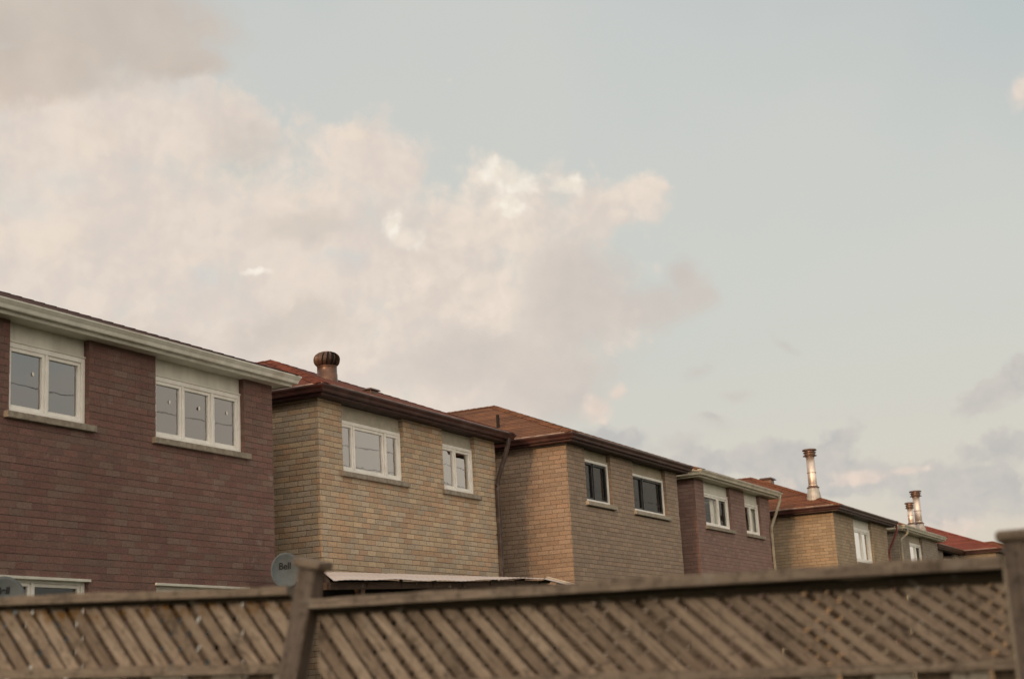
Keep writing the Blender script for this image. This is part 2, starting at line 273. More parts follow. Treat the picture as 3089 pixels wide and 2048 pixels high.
M['vent_metal'] = plain('brown_vent_metal', (.125, .068, .046), .36, .35, 6, .5, .4, (.07, .038, .03))
M['flue'] = plain('stainless_flue', (.74, .64, .56), .42, .18, 7, .5, .75, (.46, .33, .26), 0, (1, 1, .4))
M['flashing'] = plain('galvanised_flashing', (.42, .41, .38), .5, .2, 9, .4, .3, (.22, .13, .09))
M['cap_metal'] = plain('weathered_cap_metal', (.20, .13, .10), .45, .35, 14, .4, .6)
M['dish'] = plain('grey_dish_paint', (.10, .125, .14), .55, .14, 8, .3, 0, (.065, .08, .09))
M['black'] = plain('black_ink', (.018, .018, .02), .5, .1, 5)
M['dark_metal'] = plain('dark_metal', (.06, .06, .06), .45, .3, 8, .4, .5)
M['wood'] = wood('weathered_wood', (.25, .19, .14), (.42, .33, .245))
M['wood_lat'] = wood('lattice_wood', (.38, .285, .205), (.60, .475, .36), (.42+1.5, .0145))
M['wood_post'] = wood('post_wood', (.17, .13, .105), (.31, .245, .195))
M['wood_dark'] = wood('dark_wood', (.065, .042, .032), (.11, .075, .055))
M['wood_old'] = wood('old_rail_wood', (.21, .16, .12), (.42, .33, .25), None, (.06, .045, .035))
M['wood_shade'] = wood('shade_dark_wood', (.028, .022, .013), (.05, .038, .022))  # near-black: the shade under the cap rail is put into this colour
M['board_pale'] = wood('pale_board', (.40, .35, .27), (.55, .49, .40))
M['sheet'] = plain('white_corrugated_sheet', (.66, .58, .54), .5, .12, 3, .3, 0, (.5, .42, .38))
M['sheet_edge'] = plain('white_edge_trim', (.62, .61, .56), .45, .15, 5)
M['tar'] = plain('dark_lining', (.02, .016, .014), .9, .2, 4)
def grassm():
    Mm, n = mat('lawn'); oc = n.node('ShaderNodeTexCoord').outputs['Object']
    c = n.mix(n.noise(oc, .7, 6), (.035, .05, .018), (.075, .085, .03)); c = n.mix(n.sstep(n.noise(oc, 30, 4), .4, .7), c, (.11, .10, .05))
    setb(n, Base_Color=c, Roughness=.95, Normal=n.bump(n.noise(oc, 60, 4), .02)); return Mm
M['lawn'] = grassm()

# ------------------------------------------------------------------ mesh helpers
class MB:
    def __init__(s): s.v = []; s.f = []; s.mi = []; s.tone = []; s.uvo = None
    def face(s, pts, mi=0, tone=0.0):
        i = len(s.v); s.v += [tuple(p) for p in pts]; s.f.append(tuple(range(i, i+len(pts)))); s.mi.append(mi); s.tone.append(tone)
    def box(s, x0, x1, y0, y1, z0, z1, mi=0, tone=0.0, skip=''):
        a = [(x0, y0, z0), (x1, y0, z0), (x1, y1, z0), (x0, y1, z0), (x0, y0, z1), (x1, y0, z1), (x1, y1, z1), (x0, y1, z1)]
        s.hexa(a, mi, tone, skip)
    def hexa(s, a, mi=0, tone=0.0, skip=''):          # a: 4 lower corners, then 4 upper ones, both counter-clockwise from above
        i = len(s.v); s.v += [tuple(p) for p in a]
        for key, q in (('b', (0, 3, 2, 1)), ('t', (4, 5, 6, 7)), ('f', (0, 1, 5, 4)), ('r', (1, 2, 6, 5)), ('k', (2, 3, 7, 6)), ('l', (3, 0, 4, 7))):
            if key in skip: continue
            s.f.append(tuple(i+k for k in q)); s.mi.append(mi); s.tone.append(tone)
    def bar(s, a, b, wid, hgt, side, mi=0, tone=0.0, wid2=None):   # rectangular bar from a to b; side = direction of its width
        a = Vector(a); b = Vector(b); d = (b-a).normalized(); sd = Vector(side); sd = (sd-d*sd.dot(d)).normalized(); up = d.cross(sd).normalized()
        w2 = wid if wid2 is None else wid2; P = []
        for c, ww in ((a, wid), (b, w2)):
            for (i, j) in ((-1, -1), (1, -1), (1, 1), (-1, 1)): P.append(c+sd*(i*ww/2)+up*(j*hgt/2))
        i = len(s.v); s.v += [tuple(p) for p in P]
        for q in ((3, 2, 1, 0), (4, 5, 6, 7), (0, 1, 5, 4), (1, 2, 6, 5), (2, 3, 7, 6), (3, 0, 4, 7)):
            s.f.append(tuple(i+k for k in q)); s.mi.append(mi); s.tone.append(tone)
    def tube(s, path, r, n=10, mi=0, closed_ends=True):
        path = [Vector(p) for p in path]; rings = []
        for k, p in enumerate(path):
            d = (path[min(k+1, len(path)-1)]-path[max(k-1, 0)]).normalized()
            a = d.orthogonal().normalized() if k == 0 else (pa-d*pa.dot(d)).normalized(); pa = a; b = d.cross(a)
            i = len(s.v); s.v += [tuple(p+(a*math.cos(t*2*math.pi/n)+b*math.sin(t*2*math.pi/n))*r) for t in range(n)]; rings.append(i)
        for i, j in zip(rings, rings[1:]):
            for t in range(n): s.f.append((i+t, i+(t+1) % n, j+(t+1) % n, j+t)); s.mi.append(mi); s.tone.append(0)
        if closed_ends:
            s.f.append(tuple(reversed(range(rings[0], rings[0]+n)))); s.mi.append(mi); s.tone.append(0)
            s.f.append(tuple(range(rings[-1], rings[-1]+n))); s.mi.append(mi); s.tone.append(0)
    def lathe(s, prof, c=(0, 0, 0), n=28, mi=0, cap=True):
        rings = []
        for (r, z) in prof:
            i = len(s.v); s.v += [(c[0]+r*math.cos(2*math.pi*t/n), c[1]+r*math.sin(2*math.pi*t/n), c[2]+z) for t in range(n)]; rings.append(i)
        for i, j in zip(rings, rings[1:]):
            for t in range(n): s.f.append((i+t, i+(t+1) % n, j+(t+1) % n, j+t)); s.mi.append(mi); s.tone.append(0)
        if cap:
            s.f.append(tuple(reversed(range(rings[0], rings[0]+n)))); s.mi.append(mi); s.tone.append(0)
            s.f.append(tuple(range(rings[-1], rings[-1]+n))); s.mi.append(mi); s.tone.append(0)
    def build(s, name, mats, parent=None, smooth=False, bevel=0.0, uvalong=None):
        org = Vector(parent['_o']) if parent is not None else Vector((0, 0, 0))
        me = bpy.data.meshes.new(name); me.from_pydata([tuple(Vector(v)-org) for v in s.v], [], s.f)
        if not isinstance(mats, (list, tuple)): mats = [mats]
        for m_ in mats: me.materials.append(m_)
        me.polygons.foreach_set('material_index', s.mi)
        me.update()
        uvl = me.uv_layers.new(name='UVMap'); Z = Vector((0, 0, 1))
        data = [0.0]*(2*len(me.loops))
        for p in me.polygons:
            n = p.normal
            if uvalong is not None:
                t = Vector(uvalong); t = (t-n*t.dot(n)); t = t.normalized() if t.length > 1e-4 else n.orthogonal(); b = n.cross(t)
            elif abs(n.z) > .985: t, b = Vector((1, 0, 0)), Vector((0, 1, 0))
            else: t = Z.cross(n).normalized(); b = n.cross(t)
            for li in p.loop_indices:
                co = me.vertices[me.loops[li].vertex_index].co + org
                data[2*li] = co.dot(t); data[2*li+1] = co.dot(b)
        uvl.data.foreach_set('uv', data)
        if any(s.tone):
            at = me.attributes.new('tone', 'FLOAT', 'FACE'); at.data.foreach_set('value', s.tone)
        if smooth: me.polygons.foreach_set('use_smooth', [True]*len(me.polygons))
        o = bpy.data.objects.new(name, me); COL.objects.link(o)
        if parent is not None: o.parent = parent; o['_o'] = list(org)
        else: o['_o'] = [0, 0, 0]
        if bevel:
            bm = o.modifiers.new('bevel', 'BEVEL'); bm.width = bevel; bm.segments = 2; bm.limit_method = 'ANGLE'
        return o
def thing(name, label, cat, loc, group=None):
    o = bpy.data.objects.new(name, None); COL.objects.link(o); o.location = loc; o.empty_display_size = .3
    o['label'] = label; o['category'] = cat; o['_o'] = list(loc)
    if group: o['group'] = group
    return o

# ------------------------------------------------------------------ ground
g = MB(); g.face([(-300, -300, 0), (500, -300, 0), (500, 300, 0), (-300, 300, 0)])
gr = g.build('ground', M['lawn']); gr['kind'] = 'structure'

# ------------------------------------------------------------------ houses
GROUP = 'brick houses standing in a row'
def window(h, D, x0, x1, ztop, zbot, zs, sashes, gl, header, sill, curtains=(), frame_w=.06, screen=None, sashm='white', stickers=()):
    """one opening in the rear wall; sashes = fractions of the width where the mullions stand"""
    fw, ya, yb = frame_w, D+.065, D+.15
    f = MB()
    f.box(x0, x0+fw, ya, yb, zbot, ztop); f.box(x1-fw, x1, ya, yb, zbot, ztop)
    f.box(x0+fw, x1-fw, ya, yb, ztop-fw, ztop); f.box(x0+fw, x1-fw, ya-.012, yb, zbot, zbot+fw)
    cuts = [0]+list(sashes)+[1]; ww = x1-x0
    if sashm == 'white':
        for c in sashes: f.box(x0+c*ww-.02, x0+c*ww+.02, ya-.004, yb, zbot+fw, ztop-fw)
    win = f.build('window', M['white'], h, bevel=.006)
    if sashm != 'white':
        f = MB()
        for c in sashes: f.box(x0+c*ww-.02, x0+c*ww+.02, ya-.004, yb, zbot+fw, ztop-fw)
        f.build('mullion', M[sashm], win)
    for k in range(len(cuts)-1):
        a = x0+cuts[k]*ww+(fw if k == 0 else .02); b = x0+cuts[k+1]*ww-(fw if k == len(cuts)-2 else .02)
        z0, z1, sw = zbot+fw, ztop-fw, .042
        s = MB(); y0, y1 = ya+.012+.010*(k % 2), yb-.02
        s.box(a, a+sw, y0, y1, z0, z1); s.box(b-sw, b, y0, y1, z0, z1); s.box(a+sw, b-sw, y0, y1, z1-sw, z1); s.box(a+sw, b-sw, y0, y1, z0, z0+sw)
        s.build('sash', M[sashm], win, bevel=.004)
        p = MB(); p.box(a+sw, b-sw, y0+.03, y0+.036, z0+sw, z1-sw); p.build('pane', M[gl[k] if isinstance(gl, (list, tuple)) else gl], win)
        if screen and k in screen:
            q = MB(); q.box(a+sw+.003, b-sw-.003, y0+.052, y0+.054, z0+sw, z1-sw); q.build('insect_screen', M['screen'], win)
    for (fx, fz) in stickers:
        q = MB(); q.lathe([(.001, -.004), (.017, -.003), (.021, 0)], (0, 0, 0), 10); q.v = [(x0+fx*ww+v_[0], ya+.034+v_[2]*.4, zbot+fz*(ztop-zbot)+v_[1]*1.3) for v_ in q.v]; q.build('window_sticker', M['curtain'], win)
    for (c0, c1, m_) in curtains:
        q = MB(); n_ = max(6, int((c1-c0)*ww/.035)); prev = None
        for i in range(n_+1):
            x = x0+(c0+(c1-c0)*i/n_)*ww; y = yb+.045+.014*math.sin(i*1.9)+.008*math.sin(i*.77)
            if prev: q.face([(prev[0], prev[1], zbot), (x, y, zbot), (x, y, ztop), (prev[0], prev[1], ztop)])
            prev = (x, y)
        q.build('curtain', M[m_], win, smooth=True)
    s = MB(); s.box(x0-.08, x1+.08, D-.065, D+.13, zbot-.085, zbot-.004); s.build('sill', M[sill], win, bevel=.008)
    if header:
        p = MB(); p.box(x0, x1, D+.085, D+.14, ztop+.028, zs)
        nn = int((x1-x0)/.10)
        p.box(x0, x1, D+.055, D+.14, ztop, ztop+.026)
        p.build('header_panel', M[header], win, bevel=.003)
    else:
        p = MB(); p.box(x0-.02, x1+.02, D-.022, D+.13, ztop-.028, ztop+.004); p.build('drip_cap', M['trim_pale'], win, bevel=.003)
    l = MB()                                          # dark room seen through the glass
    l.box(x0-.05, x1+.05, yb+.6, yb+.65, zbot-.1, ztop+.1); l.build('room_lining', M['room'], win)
    return win

def house(label, X0, X1, D, zs, depth, bm, trim, soffit, roof, pitch, windows, ov=.2, group=GROUP, downs=(), drip=True, extra_open=()):
    """zs = soffit height above ground; windows = list of dicts"""
    h = thing('brick_house', label, 'house', ((X0+X1)/2, D+depth/2, 0), group)
    Y1 = D+depth; T = .10
    wl = MB(); op = [(w_['x0'], w_['x1'], w_['zb']-.08, w_.get('zt', zs+1)) for w_ in windows]
    rnd = random.Random(int(X0*100))
    z = 0.0; k = 0
    while z < zs-1e-4:
        zc, zn = min(z+BRH-.0095, zs), min(z+BRH, zs)
        for (a, b, rec, mi) in ((z, zc, 0.0, 0), (zc, zn, .005, 1)):
            if b-a < 1e-4: continue
            e = 0 if mi else rnd.uniform(-.0025, .0025)
            cut = sorted((o[0], o[1]) for o in op if o[2] < (a+b)/2 < o[3])
            xs = [X0+rec+e]+[v for c_ in cut for v in c_]+[X1-rec-e]
            for i in range(0, len(xs), 2):
                if xs[i+1]-xs[i] > .01: wl.box(xs[i], xs[i+1], D+rec+e, D+T, a, b, mi)
            wl.box(X0+rec+e, X0+T, D+T, Y1-T, a, b, mi, 0, 'fk'); wl.box(X1-T, X1-rec-e, D+T, Y1-T, a, b, mi, 0, 'fk'); wl.box(X0+rec+e, X1-rec-e, Y1-T, Y1-rec-e, a, b, mi)
        z += BRH; k += 1
    wl.build('wall', [M[bm], M['mortar']], h)
    for w_ in windows:
        window(h, D, w_['x0'], w_['x1'], w_['ztop'], w_['zb'], w_.get('zs', zs), w_.get('sash', (.5,)), w_.get('gl', 'glass'), w_.get('header'), w_.get('sill', 'sill'), w_.get('cur', ()), w_.get('fw', .06), w_.get('screen'), w_.get('sashm', 'white'), w_.get('stk', ()))
    # soffit ring, gutter, roof
    ex0, ex1, ey0, ey1 = X0-ov, X1+ov, D-ov, Y1+ov
    sf = MB(); t_ = .015
    sf.box(ex0, ex1, ey0, D+.09, zs, zs+t_); sf.box(ex0, X0+.02, D+.09, Y1-.02, zs, zs+t_); sf.box(X1-.02, ex1, D+.09, Y1-.02, zs, zs+t_); sf.box(ex0, ex1, Y1-.02, ey1, zs, zs+t_)
    sf.build('soffit', M[soffit], h)
    gt = MB()
    prof = [(0, -.012), (.004, -.016), (.012, .0), (.013, .028), (.075, .03), (.080, .040), (.088, .075), (.108, .105), (.112, .118), (.120, .120), (.120, .142), (.112, .145), (.108, .136), (.100, .12), (.03, .06), (0, .06)]
    rect = [(ex0, ey0, -1, -1), (ex1, ey0, 1, -1), (ex1, ey1, 1, 1), (ex0, ey1, -1, 1)]
    for i in range(4):
        a, b = rect[i], rect[(i+1) % 4]
        for (o0, z0), (o1, z1) in zip(prof, prof[1:]):
            gt.face([(a[0]+a[2]*o0, a[1]+a[3]*o0, zs+z0), (b[0]+b[2]*o0, b[1]+b[3]*o0, zs+z0), (b[0]+b[2]*o1, b[1]+b[3]*o1, zs+z1), (a[0]+a[2]*o1, a[1]+a[3]*o1, zs+z1)])
    for xs_ in [X0+1.1+i*3.05 for i in range(int((X1-X0)/3.05))]:      # joint sleeves
        for (o0, z0), (o1, z1) in zip(prof[3:10], prof[4:11]):
            gt.face([(xs_-.035, ey0-o0-.003, zs+z0-.001), (xs_+.035, ey0-o0-.003, zs+z0-.001), (xs_+.035, ey0-o1-.003, zs+z1-.001), (xs_-.035, ey0-o1-.003, zs+z1-.001)])
    gt.build('gutter', M[trim], h)
    zr = zs+.135; rx0, rx1, ry0, ry1 = ex0-.07, ex1+.07, ey0-.07, ey1+.07
    hw = (rx1-rx0)/2; za = zr+hw*pitch; xm = (rx0+rx1)/2
    A, B = (xm, ry0+hw, za), (xm, max(ry0+hw+.4, ry1-hw), za)
    c = [(rx0, ry0, zr), (rx1, ry0, zr), (rx1, ry1, zr), (rx0, ry1, zr)]
    def slopes(q, dz):
        up = lambda p: (p[0], p[1], p[2]+dz)
        q.face([up(c[0]), up(c[1]), up(A)]); q.face([up(c[1]), up(c[2]), up(B), up(A)]); q.face([up(c[2]), up(c[3]), up(B)]); q.face([up(c[3]), up(c[0]), up(A), up(B)])
    rf = MB(); slopes(rf, .03)
    for i in range(4):
        p, q = c[i], c[(i+1) % 4]; rf.face([p, q, (q[0], q[1], q[2]+.03), (p[0], p[1], p[2]+.03)])
    for p, q in ((c[0], A), (c[1], A), (c[2], B), (c[3], B), (A, B)):       # hip and ridge caps, course by course
        p, q = Vector(p)+Vector((0, 0, .03)), Vector(q)+Vector((0, 0, .03)); L = (q-p).length; nn = int(L/.16); d = (q-p)/nn
        side = Vector((0, 0, 1)).cross(d).normalized()*.13; dn = Vector((0, 0, -.13*pitch*(.72 if p.x != q.x else 1)))
        for i in range(nn):
            s0, s1 = p+d*i+Vector((0, 0, .014)), p+d*(i+1.08)+Vector((0, 0, .006))
            rf.face([s0-side+dn, s0, s1, s1-side+dn]); rf.face([s0, s0+side+dn, s1+side+dn, s1]); rf.face([s0-side+dn, s0-side+dn-Vector((0,0,.014)), s0-Vector((0,0,.014)), s0]); rf.face([s0, s0-Vector((0,0,.014)), s0+side+dn-Vector((0,0,.014)), s0+side+dn])
    rfo = rf.build('roof', M[roof], h)
    if drip:
        de = MB()
        for i in range(4):
            p, q = Vector(c[i]), Vector(c[(i+1) % 4]); n_ = (q-p).normalized().cross(Vector((0, 0, 1)))*.008
            de.face([p+n_+Vector((0, 0, -.02)), q+n_+Vector((0, 0, -.02)), q+n_+Vector((0, 0, .034)), p+n_+Vector((0, 0, .034))])
        de.build('drip_edge', M['drip'], rfo)
    for path, m_ in downs:
        dn = MB(); pp = [Vector(p) for p in path]
        for a, b in zip(pp, pp[1:]):
            d = (b-a).normalized(); dn.bar(a-d*.02, b+d*.02, .085 if 'grey' in m_ else .066, .06, (1, 0, 0))
        for zb in (2.2, 4.2): dn.box(pp[-1].x-.055, pp[-1].x+.055, pp[-1].y-.034, pp[-1].y+.06, zb, zb+.03)
        dn.build('downspout', M[m_], h, bevel=.008)
    h['_roof'] = rfo.name
    h['_rp'] = [zr+.03, pitch, rx0, ry0]
    return h

def roof_z(h, x, y, face):
    zr, p, rx0, ry0 = h['_rp']; return zr+p*((y-ry0) if face == 'rear' else (x-rx0))

def W_(x0, x1, ztop, zb, **k): return dict(x0=x0, x1=x1, ztop=ztop+CZ, zb=zb+CZ, **k)
E4 = 4.45+CZ
h1 = house('mauve brick house with pale gutter and grey curtained windows, nearest in the row', 6.2, 17.74, 12.6, E4, 10, 'brick_mauve', 'trim_pale', 'trim_pale', 'roof_dark', .392, [
    W_(12.58, 13.90, 4.215, 3.375, sash=(.5,), stk=((.36, .62),), gl='glass', header='panel_white', cur=((0, 1, 'curtain_grey'),)),
    W_(15.15, 17.06, 4.215, 3.375, sash=(.335, .665), stk=((.21, .64), (.54, .64), (.86, .66)), gl='glass', header='panel_white', cur=((0, 1, 'curtain_grey'),)),
    W_(12.20, 13.92, 1.50, .35, zt=1.52+CZ, sash=(.5,), gl='glass_dark', cur=((.1, .35, 'curtain'),)),
    W_(15.15, 17.08, 1.50, .35, zt=1.52+CZ, sash=(.5,), gl='glass_dark')], drip=False)
h2 = house('buff and orange speckled brick house with brown gutter and round turbine vent on its roof', 18.94, 24.86, 12.6, E4, 11, 'brick_buff', 'trim_brown', 'soffit_brown', 'roof_red', .42, [
    W_(19.60, 21.49, 4.215, 3.375, sash=(.235, .74), gl='glass_pale', header='panel_grey', cur=((0, .80, 'curtain_green'),)),
    W_(22.83, 24.05, 4.215, 3.375, sash=(.47,), gl='glass_pale', header='panel_grey', cur=((0, .40, 'curtain_grey'), (.5, .82, 'curtain_green')))],
    downs=[([(24.93, 12.34, E4+.03), (24.90, 12.34, E4-.09), (24.80, 12.53, E4-.72), (24.80, 12.555, E4-.85), (24.80, 12.555, .1)], 'pipe_grey')])
h3 = house('plain tan brick house with brown gutter and dark screened windows', 25.98, 32.0, 11.63, E4, 11, 'brick_tan', 'trim_brown', 'soffit_brown', 'roof_brown', .42, [
    W_(26.83, 28.14, 4.26, 3.40, sash=(.42,), gl='glass_dark', header='panel_tan', sill='sill_pale', screen=(0, 1), sashm='dark_metal'),
    W_(29.32, 31.27, 4.22, 3.40, sash=(.36,), gl='glass_dark', header='panel_tan', sill='sill_pale', screen=(0, 1), sashm='dark_metal')])
h4 = house('rose brick house with cream gutter and cream downspout at its right corner', 33.1, 38.95, 11.6, E4, 11, 'brick_rose', 'trim_cream', 'trim_cream', 'roof_brown', .36, [
    W_(33.72, 35.66, 4.19, 3.38, sash=(.62,), gl='glass_clear', header='panel_white', cur=((.48, .77, 'curtain'),)),
    W_(36.81, 38.12, 4.19, 3.38, sash=(.5,), gl='glass_clear', header='panel_white', cur=((.66, .86, 'curtain'), (.86, .99, 'curtain_grey')))],
    downs=[([(39.08, 11.32, E4+.03), (39.05, 11.32, E4-.1), (38.82, 11.54, E4-.78), (38.82, 11.555, E4-.9), (38.82, 11.555, .1)], 'pipe_cream')])
K = .9634
E5 = 4.25*K+CZ
h5 = house('golden brick house with a tall metal chimney flue and dark red downspout', 42.1*K, 48.75*K, 10.7*K, E5, 11, 'brick_gold', 'trim_brown', 'soffit_brown', 'roof_rust', .41, [
    W_(44.36*K, 46.62*K, 3.99*K, 2.93*K, sash=(.52,), gl=['glass_pale', 'glass'], header='panel_white', fw=.09, cur=((0, .84, 'curtain'), (.84, 1, 'curtain_grey')))],
    downs=[([(48.98*K, 10.42*K, E5+.03), (48.96*K, 10.42*K, E5-.15), (48.62*K, 10.64*K, E5-.72), (48.62*K, 10.655*K, E5-.82), (48.62*K, 10.655*K, .1)], 'trim_red')])
E6 = 4.20*K+CZ
h6 = house('greyish brick house with cream gutter and two metal flues behind it', 50.0*K, 56.5*K, 10.62*K, E6, 11, 'brick_grey', 'trim_cream', 'trim_cream', 'roof_brown', .40, [
    W_(51.64*K, 53.78*K, 3.93*K, 2.70*K, sash=(.6,), gl=['glass_pale', 'glass_clear'], header='panel_tan', cur=((0, .8, 'curtain'),))],
    downs=[([(50.25*K, 10.36*K, E6+.03), (50.25*K, 10.36*K, E6-.1), (50.15*K, 10.56*K, E6-.28), (50.15*K, 10.575*K, E6-.4), (50.15*K, 10.575*K, .1)], 'pipe_cream')])
E7 = 4.22*K+CZ
h8 = house('far brick house with rust roof, last of the row beside the fence post', 75.6*K, 82.4*K, 8.66*K, 4.0*K+CZ, 10, 'brick_tan', 'trim_brown', 'soffit_brown', 'roof_rust', .40, [])
# L-shaped far house with the scarlet roof: main block plus a wing that comes forward
h7 = house('far brick house with bright scarlet hipped roof and forward wing', 59.9*K, 66.0*K, 11.45*K, E7, 9, 'brick_grey', 'trim_brown', 'soffit_brown', 'roof_scarlet', .36, [
    W_(61.9*K, 64.4*K, 3.90*K, 2.95*K, sash=(.5,), gl='glass_dark', sill='sill_pale')], group=GROUP)
def wing(h, X0, X1, D, zs, depth):
    q = house('x', X0, X1, D, zs, depth, 'brick_gold', 'trim_brown', 'soffit_brown', 'roof_scarlet', .40, [])
    o = Vector(q.location)-Vector(h.location)
    for c_ in list(q.children):
        c_.parent = h; c_.location = c_.location+o
    bpy.data.objects.remove(q)
wing(h7, 65.4*K, 72.2*K, 9.95*K, E7, 11)

# unseen brick houses added to keep sun off the fence and darken its post
h0 = house('tall unseen brick house added behind the photographer to shade the fence', -42, -29, -7, 7.0, 16, 'brick_mauve', 'trim_brown', 'soffit_brown', 'roof_brown', .40, [], group=None)
h00 = house('unseen brick house added right of the photographer to darken the fence post', -7, 11, -15, 5.9, 11.5, 'brick_mauve', 'trim_brown', 'soffit_brown', 'roof_brown', .40, [], group=None)

# overhead cables strung behind the photographer; the upstairs windows mirror them
uc = thing('overhead_cables', 'black overhead cables on wooden poles behind the photographer', 'cables', (8, -8, 0))
for px_ in (8, 58, 108):
    q = MB(); q.tube([(px_, -8, 0), (px_, -8, 12.6)], .13, 10); q.box(px_-.05, px_+.05, -8.9, -7.1, 12.0, 12.12); q.build('pole', M['wood_dark'], uc)
for k, (zz, sg, yy) in enumerate(((10.2, .35, -7.9), (10.9, .5, -8.1), (11.7, .4, -7.95))):
    q = MB(); q.tube([(8+s*2.5, yy, zz-sg*(1-((s % 20)/10-1)**2)) for s in range(41)], .012, 6); q.build('cable', M['tar'], uc)

# roof fittings
def turbine(h, x, y, zb):
    r = bpy.data.objects[h['_roof']]
    b = MB(); b.lathe([(.20, -.18), (.182, -.06), (.180, .0), (.178, .14), (.172, .145), (.172, .275), (.176, .28)], (x, y, zb), 32)
    base = b.build('turbine_vent', M['vent_metal'], h, smooth=True)
    hd = MB(); zc = zb+.275; nv = 15
    def prof(t):                                      # t 0..1 from neck to crown
        a = -.95+t*(.95+1.28); return .232*math.cos(a)**.62, .118+.14*math.sin(a)/.98
    inner = [(max(.02, prof(t/10)[0]-.055), zc+prof(t/10)[1]) for t in range(11)]
    hd.lathe([(r_, z_) for r_, z_ in inner], (x, y, 0), 24, 1)
    for i in range(nv):
        a0 = 2*math.pi*i/nv
        for k in range(9):
            t0, t1 = k/9, (k+1)/9
            (ra, za), (rb, zb_) = prof(t0), prof(t1); tw0, tw1 = t0*.25, t1*.25; da = 2*math.pi/nv*.56
            q = []
            for (rr, zz, tw) in ((ra, za, tw0), (rb, zb_, tw1)):
                q.append((rr, zz, a0+tw)); q.append((max(.01, rr-.03), zz, a0+tw+da))
            P3 = [(x+rr*math.cos(an), y+rr*math.sin(an), zc+zz) for rr, zz, an in (q[0], q[1], q[3], q[2])]
            hd.face(P3)
    zt = zc+prof(1)[1]
    hd.lathe([(.10, -.008), (.10, .004), (.04, .014)], (x, y, zt), 24)
    hd.lathe([(.150, -.02), (.172, -.018), (.176, 0), (.150, .004)], (x, y, zc+.006), 32)
    hd.build('turbine_hood', [M['vent_metal'], M['tar']], base, smooth=False)
turbine(h2, 21.36, 14.0, roof_z(h2, 0, 14.0, 'rear')-.06)
def stub(h, x, y, z, hgt, r, m_='trim_brown'):
    b = MB(); b.lathe([(r*2.2, -.05), (r*1.5, .02), (r, .05), (r, hgt), (r*.8, hgt)], (x, y, z), 16); b.build('vent_pipe', M[m_], h, smooth=False)
stub(h3, 26.85, 13.5, roof_z(h3, 26.85, 0, 'left')-.04, .30, .034, 'tar')
def boxvent(h, x, y, z, sx=.2, sy=.2, hh=.13):
    b = MB(); b.box(x-sx*.7, x+sx*.7, y-sy*.7, y+sy*.7, z-.1, z+hh*.6); b.hexa([(x-sx, y-sy, z+hh*.6), (x+sx, y-sy, z+hh*.6), (x+sx, y+sy, z+hh*.6), (x-sx, y+sy, z+hh*.6), (x-sx*.8, y-sy*.8, z+hh), (x+sx*.8, y-sy*.8, z+hh), (x+sx*.8, y+sy*.8, z+hh), (x-sx*.8, y+sy*.8, z+hh)])
    b.build('roof_vent', M['vent_metal'], h, bevel=.006)
boxvent(h2, 21.35, 13.15, roof_z(h2, 0, 13.15, 'rear')-.03, .16, .14, .085)
boxvent(h5, 45.6*K, 13.55*K, roof_z(h5, 0, 13.55*K, 'rear')-.02, .24, .22, .15)
def flue(h, x, y, z0, ztop, r, cone=.42):
    b = MB(); b.tube([(x, y, z0-.1), (x, y, ztop-.16)], r, 24)
    hh = ztop-z0
    for zz in (z0+cone+.02, z0+cone+(hh-cone)*.36): b.lathe([(r, 0), (r+.012, .004), (r+.012, .028), (r, .032)], (x, y, zz), 24, 0, False)
    c_ = b.build('chimney_flue', M['flue'], h, smooth=True)
    c_.data.polygons.foreach_set('use_smooth', [len(p.vertices) == 4 for p in c_.data.polygons])
    k = MB()
    k.lathe([(r*1.05, -.24), (r*1.05, -.22), (r*1.62, -.205), (r*1.66, -.19), (r*1.2, -.18)], (x, y, ztop), 28)
    k.lathe([(r*1.15, -.19), (r*1.30, -.15), (r*1.30, -.13), (r*1.18, -.12)], (x, y, ztop), 28)
    k.lathe([(r*1.5, -.118), (r*1.58, -.11), (r*1.5, -.10)], (x, y, ztop), 28)
    k.lathe([(r*1.15, -.10), (r*1.15, -.05)], (x, y, ztop), 28)
    k.lathe([(r*1.66, -.055), (r*1.72, -.04), (r*1.6, -.012), (r*.9, 0)], (x, y, ztop), 28)
    k.build('chimney_cap', M['cap_metal'], c_)
    f = MB(); f.lathe([(r*1.95, -.30), (r*1.75, -.02), (r*1.25, cone-.03), (r*1.12, cone-.02)], (x, y, z0), 28, 0, False); f.lathe([(r*1.45, cone-.035), (r*1.5, cone-.02), (r*1.1, cone+.015)], (x, y, z0), 28, 1)
    f.build('flashing_cone', [M['flashing'], M['cap_metal']], c_)
flue(h5, 42.62*K, 11.33*K, roof_z(h5, 42.62*K, 0, 'left'), 6.17*K+CZ, .118, .30)
flue(h6, 55.3*K, 10.95*K, roof_z(h6, 0, 10.95*K, 'rear'), 6.02*K+CZ, .125, .22)
flue(h6, 54.0*K, 10.95*K, roof_z(h6, 0, 10.95*K, 'rear'), 5.49*K+CZ, .095, .12)

